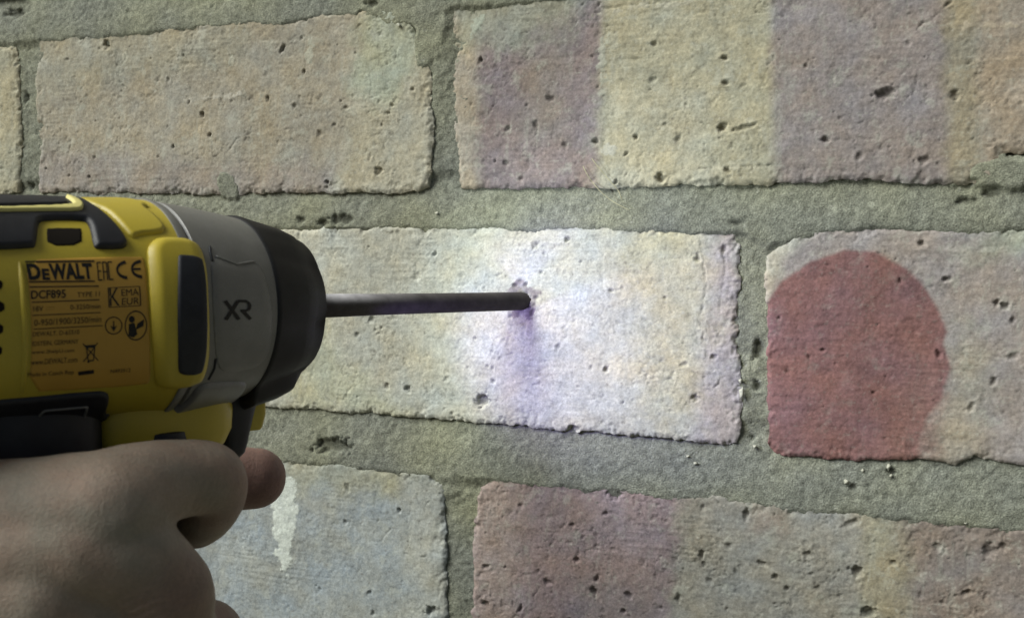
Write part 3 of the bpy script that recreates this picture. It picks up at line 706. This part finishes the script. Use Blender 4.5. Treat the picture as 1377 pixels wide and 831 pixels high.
# label with its print
lab = patch('rating_label', [(149.1,28.9), (140.3,29.8), (127.9,30.2), (127.2,28.9), (127.8,9.2), (127.1,-16.5), (125.5,-34.2), (126.1,-36.6), (139.7,-38.3), (148.1,-38.5), (149.2,-0.2)], 'label', .18, .15, .35, 1, base=-.1)
def arc(p): return (p[0], math.radians(p[1])*RA)
def glyphs(txt, bold=0.0, shear=0.0):
    cu = bpy.data.curves.new('text', 'FONT'); cu.body = txt; cu.size = 1; cu.offset = bold; cu.shear = shear
    cu.resolution_u = 3; cu.fill_mode = 'FRONT'
    ob = bpy.data.objects.new('text', cu); col.objects.link(ob)
    dg = bpy.context.evaluated_depsgraph_get()
    me = ob.evaluated_get(dg).to_mesh()
    V = [v.co.copy() for v in me.vertices]; F = [tuple(p.vertices) for p in me.polygons]
    ob.evaluated_get(dg).to_mesh_clear()
    bpy.data.objects.remove(ob); bpy.data.curves.remove(cu)
    return V, F
def lay(name, V, F, bl, br, tl, parent, mat='ink', h=.24):
    """fit flat shapes into the box bottom-left, bottom-right, top-left (L, phi) on the round housing"""
    a0, a1, a2 = (Vector(arc(p)) for p in (bl, br, tl))
    x0 = min(v.x for v in V); x1 = max(v.x for v in V); y0 = min(v.y for v in V); y1 = max(v.y for v in V)
    out = []
    for v in V:
        s = (v.x-x0)/max(1e-6, x1-x0); t = (v.y-y0)/max(1e-6, y1-y0)
        p = a0+(a1-a0)*s+(a2-a0)*t
        out.append(Vector(cyl(p.x, math.degrees(p.y/RA), h))*MM)
    me = bpy.data.meshes.new(name); me.from_pydata(out, [], F); me.update()
    return link(name, me, M[mat], parent, smooth=False)
def prt(txt, bl, br, tl, bold=0.0, shear=0.0, parent=None, h=.24, name='printed_text'):
    V, F = glyphs(txt, bold, shear)
    return lay(name, V, F, bl, br, tl, parent or lab, h=h)
def shapes(polys, bl, br, tl, name='printed_mark', h=.24):
    """flat marks drawn in a unit box (convex polygons)"""
    V = [Vector((0, 0, 0)), Vector((1, 1, 0))]; F = []
    for pl in polys:
        n = len(V); V += [Vector((x, y, 0)) for x, y in pl]; F.append(tuple(range(n, n+len(pl))))
    return lay(name, V, F, bl, br, tl, lab, h=h)
def stroke(pts, w, aspect=1.0):
    out = []
    fine = []
    for (a, b) in zip(pts[:-1], pts[1:]):
        n = max(1, int(math.hypot(b[0]-a[0], b[1]-a[1])/.12))
        fine += [(a[0]+(b[0]-a[0])*k/n, a[1]+(b[1]-a[1])*k/n) for k in range(n)]
    pts = fine+[pts[-1]]
    for (x0, y0), (x1, y1) in zip(pts[:-1], pts[1:]):
        dx, dy = (x1-x0), (y1-y0)/aspect; l = math.hypot(dx, dy) or 1
        nx, ny = -dy/l*w/2, dx/l*w/2*aspect
        out.append([(x0+nx, y0+ny), (x0-nx, y0-ny), (x1-nx, y1-ny), (x1+nx, y1+ny)])
    return out
def ring(cx, cy, rx, ry, a0=0, a1=360, n=28):
    return [(cx+rx*math.cos(math.radians(a0+(a1-a0)*i/n)), cy+ry*math.sin(math.radians(a0+(a1-a0)*i/n))) for i in range(n+1)]
prt('D', (149,18.6), (146.8,18.5), (149.1,26.9), .045)
prt('E', (146.7,18.5), (145.4,18.4), (146.6,24.1), .045)
prt('WALT', (145.4,18.4), (137.7,18.4), (145.3,26.7), .045)
shapes([[(0, 0), (1, 0), (1, 1), (0, 1)]], (149.1,17.3), (137.5,17.1), (149.1,18))
shapes([[(0, 0), (1, 0), (1, 1), (0, 1)]], (149.2,27.3), (137,27.2), (149.1,28.2))
shapes(stroke([(.28, .03), (.03, .03), (.03, .97), (.28, .97)], .07)+stroke([(.03, .5), (.25, .5)], .06)
       + stroke([(.38, 0), (.38, .97), (.62, .97), (.62, 0)], .07)+stroke([(.38, .45), (.62, .45)], .06)
       + stroke([(1, .03), (.73, .03), (.73, .97), (1, .97)], .07), (136.9,17.6), (134,17.9), (136.6,27.2))
for bl, br, tl, mid in (((133.4,17.9), (131.2,18.1), (133.1,27.5), False), ((130.6,18.3), (128.3,18.4), (130.2,28), True)):
    shapes(stroke(ring(1, .5, .9, .44, 95, 265, 16), .18)+(stroke([(.12, .5), (.85, .5)], .12) if mid else []), bl, br, tl)
for (x0, y0), (x1, y1) in (((39, 386), (132, 385)), ((42, 406.5), (133, 403.5)), ((43, 424), (134.5, 420.5)), ((44, 442.5), (137, 438))): pass
def rule(a, b, a2): shapes([[(0, 0), (1, 0), (1, 1), (0, 1)]], a, b, a2, 'printed_rule')
rule((149.1,14.9), (136.9,14.7), (149.1,15.5)); rule((148.9,7.7), (137,8.2), (148.9,8.2)); rule((148.9,1.6), (136.9,2.2), (148.9,2)); rule((148.7,-4.8), (136.5,-4), (148.7,-4.4))
prt('DCF895', (149,9.4), (143,9.6), (148.9,13.5), .02)
prt('TYPE 11', (141,9.9), (136.9,10.2), (140.9,12.2))
prt('18V', (148.7,3.6), (147,3.7), (148.7,6.1)); shapes(stroke([(0, .8), (1, .8)], .12, .5)+stroke([(0, .3), (.28, .3)], .12, .5)+stroke([(.4, .3), (.65, .3)], .12, .5)+stroke([(.78, .3), (1, .3)], .12, .5), (146.6,3.8), (145.2,3.9), (146.5,5.8))
prt('0-3250/min', (142.3,4.1), (136.9,4.3), (142.3,6.4))
prt('0-950/1900/3250/min', (148.6,-3.1), (136.8,-2.1), (148.6,-0.2))
prt('DEWALT, D-65510', (148.8,-8.4), (140.7,-7.9), (148.8,-5.9))
prt('IDSTEIN, GERMANY', (148.7,-13.1), (140.7,-12.5), (148.8,-10.5))
prt('www.2helpU.com', (148.7,-17.2), (141.3,-16.8), (148.8,-14.8))
prt('www.DEWALT.com', (148.6,-22.3), (140.5,-21.5), (148.7,-19.5))
prt('Made in Czech Rep', (148.7,-29.4), (140.7,-28.7), (148.9,-26.4))
shapes([[(0, 0), (1, 0), (1, 1), (0, 1)]], (139.8,-29), (137,-28.2), (140,-26.8))
prt('N493512', (133.9,-28.4), (130.1,-27.9), (134,-26.3))
shapes(stroke([(0, 0), (1, 0), (1, 1), (0, 1), (0, 0)], .035), (135.4,4.6), (129.2,5.1), (135.3,14.2))
prt('K', (135.1,5.4), (133.3,5.5), (135,13.9), -.005); prt('EMA', (132.8,10), (129.5,10.3), (132.8,13.2)); prt('EUR', (132.9,5.7), (129.6,6), (132.8,8.9))
shapes(stroke(ring(.5, .5, .47, .48), .06), (136,-8.3), (132.7,-8.2), (136.2,0.3))
shapes(stroke([(.5, .85), (.5, .2)], .12)+[[(.2, .5), (.5, .05), (.45, .42)], [(.8, .5), (.55, .42), (.5, .05)]], (135.4,-7.2), (133.4,-7.2), (135.5,-0.8))
shapes(stroke(ring(.5, .5, .47, .48), .045), (132.3,-11.5), (127.9,-11.5), (132.5,3))
shapes([ring(.28, .82, .17, .15, n=14)[:-1], [(.1, .62), (.42, .66), (.6, .15), (.35, 0), (.08, .1)], [(.5, .35), (.95, .5), (1, .8), (.6, .62)]], (131.8,-10.1), (128.5,-10), (132,0.8))
shapes(stroke([(0, 1), (1, .1)], .06)+stroke([(1, 1), (0, .1)], .06)+stroke([(.22, .8), (.32, .12), (.68, .12), (.78, .8), (.22, .8)], .07)+stroke([(.15, .86), (.85, .86)], .1)+[ring(.33, .08, .08, .07, n=10)[:-1]], (139.4,-22.4), (136.6,-22.1), (140,-12))
# mark on the grey nose: joined X and R
shapes_x = stroke([(0, 1), (.52, 0)], .15)+stroke([(.50, 1), (0, 0)], .15)+stroke([(.50, 1), (.86, 1)], .14)+stroke(ring(.84, .74, .13, .24, 90, -90, 10), .14)+stroke([(.84, .48), (.58, .48)], .13)+stroke([(.68, .46), (1.0, 0)], .15)
V_ = [Vector((0, 0, 0)), Vector((1, 1, 0))]; F_ = []
for pl in shapes_x:
    n = len(V_); V_ += [Vector((x, y, 0)) for x, y in pl]; F_.append(tuple(range(n, n+4)))
lay('printed_mark', V_, F_, (111.8,-3.2), (104.7,-3.6), (111.9,7.5), nose, h=.42)
# shallow moulded pad lines on the grey side and two short seam ticks
def seam(pts, r=.16, mat='vent', hh=.02):
    P = []
    for a, b in zip(pts[:-1], pts[1:]):
        for k in range(8): P.append(cyl(a[0]+(b[0]-a[0])*k/8, a[1]+(b[1]-a[1])*k/8, hh))
    P.append(cyl(*pts[-1], hh))
    return link('seam', tube_mesh('seam', P, r, 6), M[mat], nose)
seam([(112.3,36.6), (112.7,32.9), (112.8,27.6)], .3); seam([(112.4,-23.5), (112.1,-29.3), (112.6,-36.4)], .3)
seam([(111.7,30.8), (107,27), (102,30.1)], .3, 'grey', .05); seam([(112.3,-20.5), (107.2,-20.7), (102.4,-19.6), (102.7,-3.9), (103,6.6)], .18, 'grey', -.02)
patch('nose_shoulder', [(113.6,28.3), (111.2,30.5), (106.3,26.2), (100.8,30.4), (99.7,10.9), (98.9,-8.8), (98.7,-33.2), (105.9,-34.7), (111.6,-31), (114.6,-2.5)], 'grey', .28, 2.2, .4, 2, parent=nose, base=-.1)
# grey strap under the nose, trigger, direction button, handle, battery
patch('nose_skirt', [(114.9,-37.8), (115.3,-52.5), (117.8,-62), (117,-78), (110,-84), (101,-84), (100.5,-60), (101,-45), (108,-40)], 'grey', 1.0, 1.2, .35, 2)
rounded_block('handle_block', [(-17, 116, 15.5, 11.5), (-22, 116, 15.8, 12.5), (-26, 116, 15.5, 12.6), (-29, 116.5, 14.5, 12.2), (-31, 117, 13, 11)], 'yellow')
rounded_block('rear_grip', [(-14, 145, 15, 12.2), (-20, 145, 16, 13.4), (-27, 145, 16, 13.6), (-32, 143, 14, 13), (-38, 140, 10, 11)], 'black', exp=3)
rounded_block('direction_button', [(-24.6, 118, 5.5, 12.2), (-25.0, 118, 6.2, 13.3), (-27.2, 118, 6.6, 13.6), (-28.2, 118, 6.3, 13.2)], 'black', exp=3)
rounded_block('trigger', [(-18, 98.8, 8.6, 5.8), (-22, 98.0, 6.6, 5.8), (-25, 97.6, 5.2, 5.7), (-28, 97.6, 4.3, 5.6), (-31, 97.6, 3.6, 5.3), (-33, 97.6, 3.0, 4.9), (-34, 97.6, 2.0, 4)], 'black', exp=3)
rounded_block('front_tab', [(-20.5, 91.2, 2.8, 2.6), (-25, 91.0, 2.7, 2.4), (-28.0, 91.4, 2.3, 2.2), (-28.6, 91.6, 2.0, 2)], 'yellow', exp=5)
rounded_block('handle', [(-28, 126, 17, 12), (-40, 127, 17, 13.5), (-60, 130, 17.5, 14.5), (-80, 133, 18, 14.5), (-100, 136, 18, 14.5), (-116, 138, 19, 15), (-122, 138, 24, 18)], 'black', exp=2.8)
rounded_block('battery_pack', [(-121, 132, 38, 24), (-123, 132, 41, 27), (-140, 132, 42, 28), (-148, 132, 41, 27), (-150, 132, 38, 24)], 'black', exp=5)

# three work lights set in the front of the bumper
def led(phi, energy, color, size, blend, aim, soft):
    a = math.radians(phi)
    r = 13.6
    p = Vector(loc(82.4, 13*math.cos(a), 13*math.sin(a)))*MM
    bm = bmesh.new(); bmesh.ops.create_uvsphere(bm, u_segments=14, v_segments=8, radius=1.0*MM)
    me = bpy.data.meshes.new('led_lens'); bm.to_mesh(me); bm.free()
    o = link('led_lens', me, M['led'], drv); o.location = p
    l = bpy.data.lights.new('led_light', 'SPOT'); l.energy = energy; l.color = color
    l.spot_size = math.radians(size); l.spot_blend = blend; l.shadow_soft_size = soft*MM
    lo = bpy.data.objects.new('led_light', l); col.objects.link(lo); lo.parent = drv
    lo.location = Vector(loc(80.2, r*math.cos(a), r*math.sin(a)))*MM
    lo.rotation_euler = Vector((-1, aim[0], aim[1])).to_track_quat('Z', 'Y').to_euler()
led(90, .215, (.88, .98, 1.0), 108, 1.0, (.40, .20), 2.8)
led(215, .135, (.46, .38, 1.0), 60, .9, (.33, .03), 1.6)
led(325, .135, (.46, .38, 1.0), 60, .9, (.06, .03), 1.6)

# ------------------------------------------------------------------ drill bit
bit = empty('drill_bit', (0, 0, 0), math.atan2(AX.y, AX.x))
tag(bit, 'dark grey steel drill bit between the driver nose and the pale brick', 'drill bit')
def bit_part(name, prof, seg=32):
    V = []; F = []
    for (L, r) in prof:
        for k in range(seg):
            a = 2*math.pi*k/seg; V.append(Vector((-L, r*math.cos(a), r*math.sin(a)))*MM)
    n = len(prof)
    for i in range(n-1):
        for k in range(seg): F.append((i*seg+k, i*seg+(k+1) % seg, (i+1)*seg+(k+1) % seg, (i+1)*seg+k))
    F.append(tuple(range(seg))[::-1]); F.append(tuple((n-1)*seg+k for k in range(seg)))
    me = bpy.data.meshes.new(name); me.from_pydata(V, [], F)
    bm = bmesh.new(); bm.from_mesh(me); bmesh.ops.recalc_face_normals(bm, faces=bm.faces); bm.to_mesh(me); bm.free()
    return link(name, me, M['steel'], bit, sharp=30)
bit_part('shank', [(88, 2.98), (66, 2.95), (57, 2.82), (52.5, 2.8)])
bit_part('bit_shaft', [(52.6, 2.78), (30, 2.74), (4, 2.72), (-3, 2.7)])
bit_part('carbide_tip', [(-2.8, 2.66), (-3.6, 2.5), (-5.2, .4)], 12)

# ------------------------------------------------------------------ person: right hand and forearm
chains = [
    # index finger, laid along the side and bent in at the trigger
    [((-28.1,-141.3,-33.6), 10.6), ((-27.2,-135,-31.6), 9.2), ((-25.6,-128,-30.7), 7.8), ((-23.8,-121.5,-31.3), 7.5), ((-22.6,-117.9,-32), 7.35), ((-26.2,-112.5,-36.5), 6.9), ((-32.5,-106.6,-42.4), 6.5), ((-38.9,-101.6,-46.5), 6.2), ((-50.7,-94.4,-49.8), 5.6)],
    # middle finger
    [((-30.6,-143.5,-39.2), 11), ((-26.7,-140.6,-41.1), 10.0), ((-23.2,-136.4,-45.7), 9.0), ((-21.4,-132.7,-50.5), 9.0), ((-23.9,-129.2,-56.6), 8.4), ((-29.1,-119.2,-64.3), 7.6), ((-31.7,-105.5,-69.4), 7.5), ((-38.8,-100.8,-74), 7), ((-53.8,-99.9,-74.1), 6.2)],
    # ring finger
    [((-36.4,-146.6,-47.9), 11.5), ((-31,-141.8,-55.5), 9.6), ((-25.4,-134.8,-64), 8.4), ((-25.4,-129.7,-68.8), 8), ((-31.1,-120.5,-75.9), 7.2), ((-40.2,-112.3,-81.5), 6.8), ((-56.7,-102.6,-87.2), 6)],
    # little finger
    [((-42.3,-149.3,-58.6), 10.5), ((-36.4,-143.3,-68), 8.4), ((-31.6,-134.6,-77.9), 7.2), ((-33.4,-129.1,-83.2), 6.6), ((-39.9,-121.1,-89.6), 6.1), ((-51,-112.7,-95.5), 5.6)],
    # thumb on the far side, tip pointing forward past the trigger
    [((-77.8,-134,-49.4), 14), ((-79.1,-112.2,-50.3), 12), ((-74.4,-92.2,-47.5), 10), ((-67.8,-79.1,-46), 8.8), ((-62,-72.7,-45.5), 9.0), ((-54.6,-66.8,-45), 8.4), ((-49.8,-62.9,-45.3), 8.0)],
    # back of the hand and palm
    [((-28.1,-141.3,-33.6), 10.6), ((-39.7,-146.6,-34.6), 10.2), ((-58.3,-151.9,-37.6), 12), ((-84.9,-158.8,-45.6), 17)],
    [((-30.6,-143.5,-39.2), 11), ((-44.5,-148.7,-41), 12), ((-59.4,-152.6,-43.6), 14), ((-84.8,-158.9,-49), 18)],
    [((-36.4,-146.6,-47.9), 11.5), ((-47.9,-150.3,-49.6), 12.5), ((-61.7,-153.8,-50.3), 14), ((-84.7,-159,-52.4), 17)],
    [((-42.3,-149.3,-58.6), 10.5), ((-51.8,-151.7,-59.1), 12), ((-64.9,-154.2,-57.4), 14), ((-84.5,-159.2,-56.4), 15)],
    [((-77.8,-134,-49.4), 14), ((-75.6,-147.2,-52), 16), ((-86.7,-157.6,-51), 18)],
    [((-79.1,-112.2,-50.3), 10), ((-64.9,-129.6,-54.4), 12), ((-63.3,-139.9,-59.9), 12)],
    # wrist and forearm
    [((-84.7,-159,-50.3), 20), ((-100.1,-166.9,-54.6), 22), ((-138.5,-192.2,-68.3), 30), ((-192.7,-225.9,-92.1), 39)],
]
def capsule_mesh():
    bm = bmesh.new()
    for ch in chains:
        dense = []
        for (a, ra), (b, rb) in zip(ch[:-1], ch[1:]):
            a, b = Vector(a), Vector(b); n = max(2, int((b-a).length/1.6))
            for k in range(n): dense.append((a+(b-a)*k/n, ra+(rb-ra)*k/n))
        dense.append((Vector(ch[-1][0]), ch[-1][1]))
        # ease the corners
        for _ in range(3):
            dense = [dense[0]]+[((dense[i-1][0]+dense[i][0]*2+dense[i+1][0])/4, (dense[i-1][1]+dense[i][1]*2+dense[i+1][1])/4) for i in range(1, len(dense)-1)]+[dense[-1]]
        for p, r in dense:
            bmesh.ops.create_icosphere(bm, subdivisions=3 if r < 20 else 4, radius=r*MM, matrix=Matrix.Translation(p*MM))
    me = bpy.data.meshes.new('person'); bm.to_mesh(me); bm.free()
    return me
tmp = bpy.data.objects.new('tmp_hand', capsule_mesh()); col.objects.link(tmp)
rm = tmp.modifiers.new('remesh', 'REMESH'); rm.mode = 'VOXEL'; rm.voxel_size = .7*MM
sm = tmp.modifiers.new('smooth', 'SMOOTH'); sm.factor = .5; sm.iterations = 12
dg = bpy.context.evaluated_depsgraph_get()
hm = bpy.data.meshes.new_from_object(tmp.evaluated_get(dg))
hm.name = 'person'
bpy.data.objects.remove(tmp)
hm.materials.clear()
# faint skin relief: tendons, folds
nv = len(hm.vertices); co = np.empty(nv*3, np.float32); hm.vertices.foreach_get('co', co); co = co.reshape(-1, 3)
no = np.empty(nv*3, np.float32); hm.vertices.foreach_get('normal', no); no = no.reshape(-1, 3)
mmc = co/MM
d = fbm(mmc[:, 0]+mmc[:, 1]*.6, mmc[:, 2]-mmc[:, 1]*.4, 12, 2, 301)*.2+fbm(mmc[:, 0]*1.2+mmc[:, 1], mmc[:, 2]+mmc[:, 1]*.3, 2.2, 2, 305)*.03
co = co+no*d[:, None]*MM
# creases over the bent joints
def crease(p, q, offs, depth, reach):
    global co
    p, q = np.array(p), np.array(q); ax_ = (q-p)/np.linalg.norm(q-p)
    v = mmc-p; al = v.dot(ax_) + .5*fbm(mmc[:, 0], mmc[:, 2]+mmc[:, 1], 4, 2, 311); dist = np.linalg.norm(v, axis=1)
    for o_ in offs:
        co = co-no*(depth*np.exp(-((al-o_)/.45)**2)*(1-sstep(reach*.5, reach, dist)))[:, None]*MM
crease((-16.4,-139.3,-47.6), (-17.3,-134.6,-53.4), (-4.2, -2.6, -1.0, .8, 2.4), .22, 11)
crease((-18,-124.1,-30.4), (-19,-127.7,-29.7), (-2, -.4, 1.4, 3.2), .16, 10)
crease((-57.5,-78.5,-43.9), (-51,-71.8,-43.7), (-2.2, 0, 2.0), .2, 12)
hm.vertices.foreach_set('co', co.ravel()); hm.update()
sk = np.tile(np.array((.265, .215, .168)), (nv, 1))
blot = fbm(mmc[:, 0], mmc[:, 2]+mmc[:, 1]*.7, 11, 3, 315)
sk = sk*(1+np.stack([blot*.06, -blot*.06, -blot*.09], 1))
for p, r0, k0 in (((-50.7,-63.3,-45.4), 24, .95), ((-24.5,-113.9,-34.2), 13, .6), ((-18.6,-135.9,-49.6), 12, .55), ((-43.3,-99,-47.3), 14, .7), ((-26.4,-116.1,-64.3), 16, .8), ((-24,-131.3,-68), 13, .5)):
    dd = np.linalg.norm(mmc-np.array(p), axis=1)
    k = (k0*(1-sstep(r0*.35, r0, dd)))[:, None]
    sk = sk*(1-k)+np.array((.20, .118, .098))*k
sc_ = np.ones((nv, 4), np.float32); sc_[:, :3] = np.clip(sk, .01, .8)
hm.color_attributes.new('Col', 'FLOAT_COLOR', 'POINT').data.foreach_set('color', sc_.ravel())
person = link('person', hm, M['skin'])
tag(person, 'bare hand gripping the driver by its handle, seen from the knuckle side', 'person')
# sleeve over the forearm, beyond the frame
A0, A1, A2 = (Vector(v) for v in ((-123.6,-182.2,-62.9), (-138.5,-192.2,-68.3), (-192.7,-225.9,-92.1)))
pts = [A0+(A1-A0)*t/4 for t in range(4)]+[A1+(A2-A1)*t/8 for t in range(9)]
sl = link('sleeve', tube_mesh('sleeve', pts, [31, 32.5, 33, 33.5]+[34+1.1*t+.6*(t % 2) for t in range(9)], 32), M['sleeve'], person)
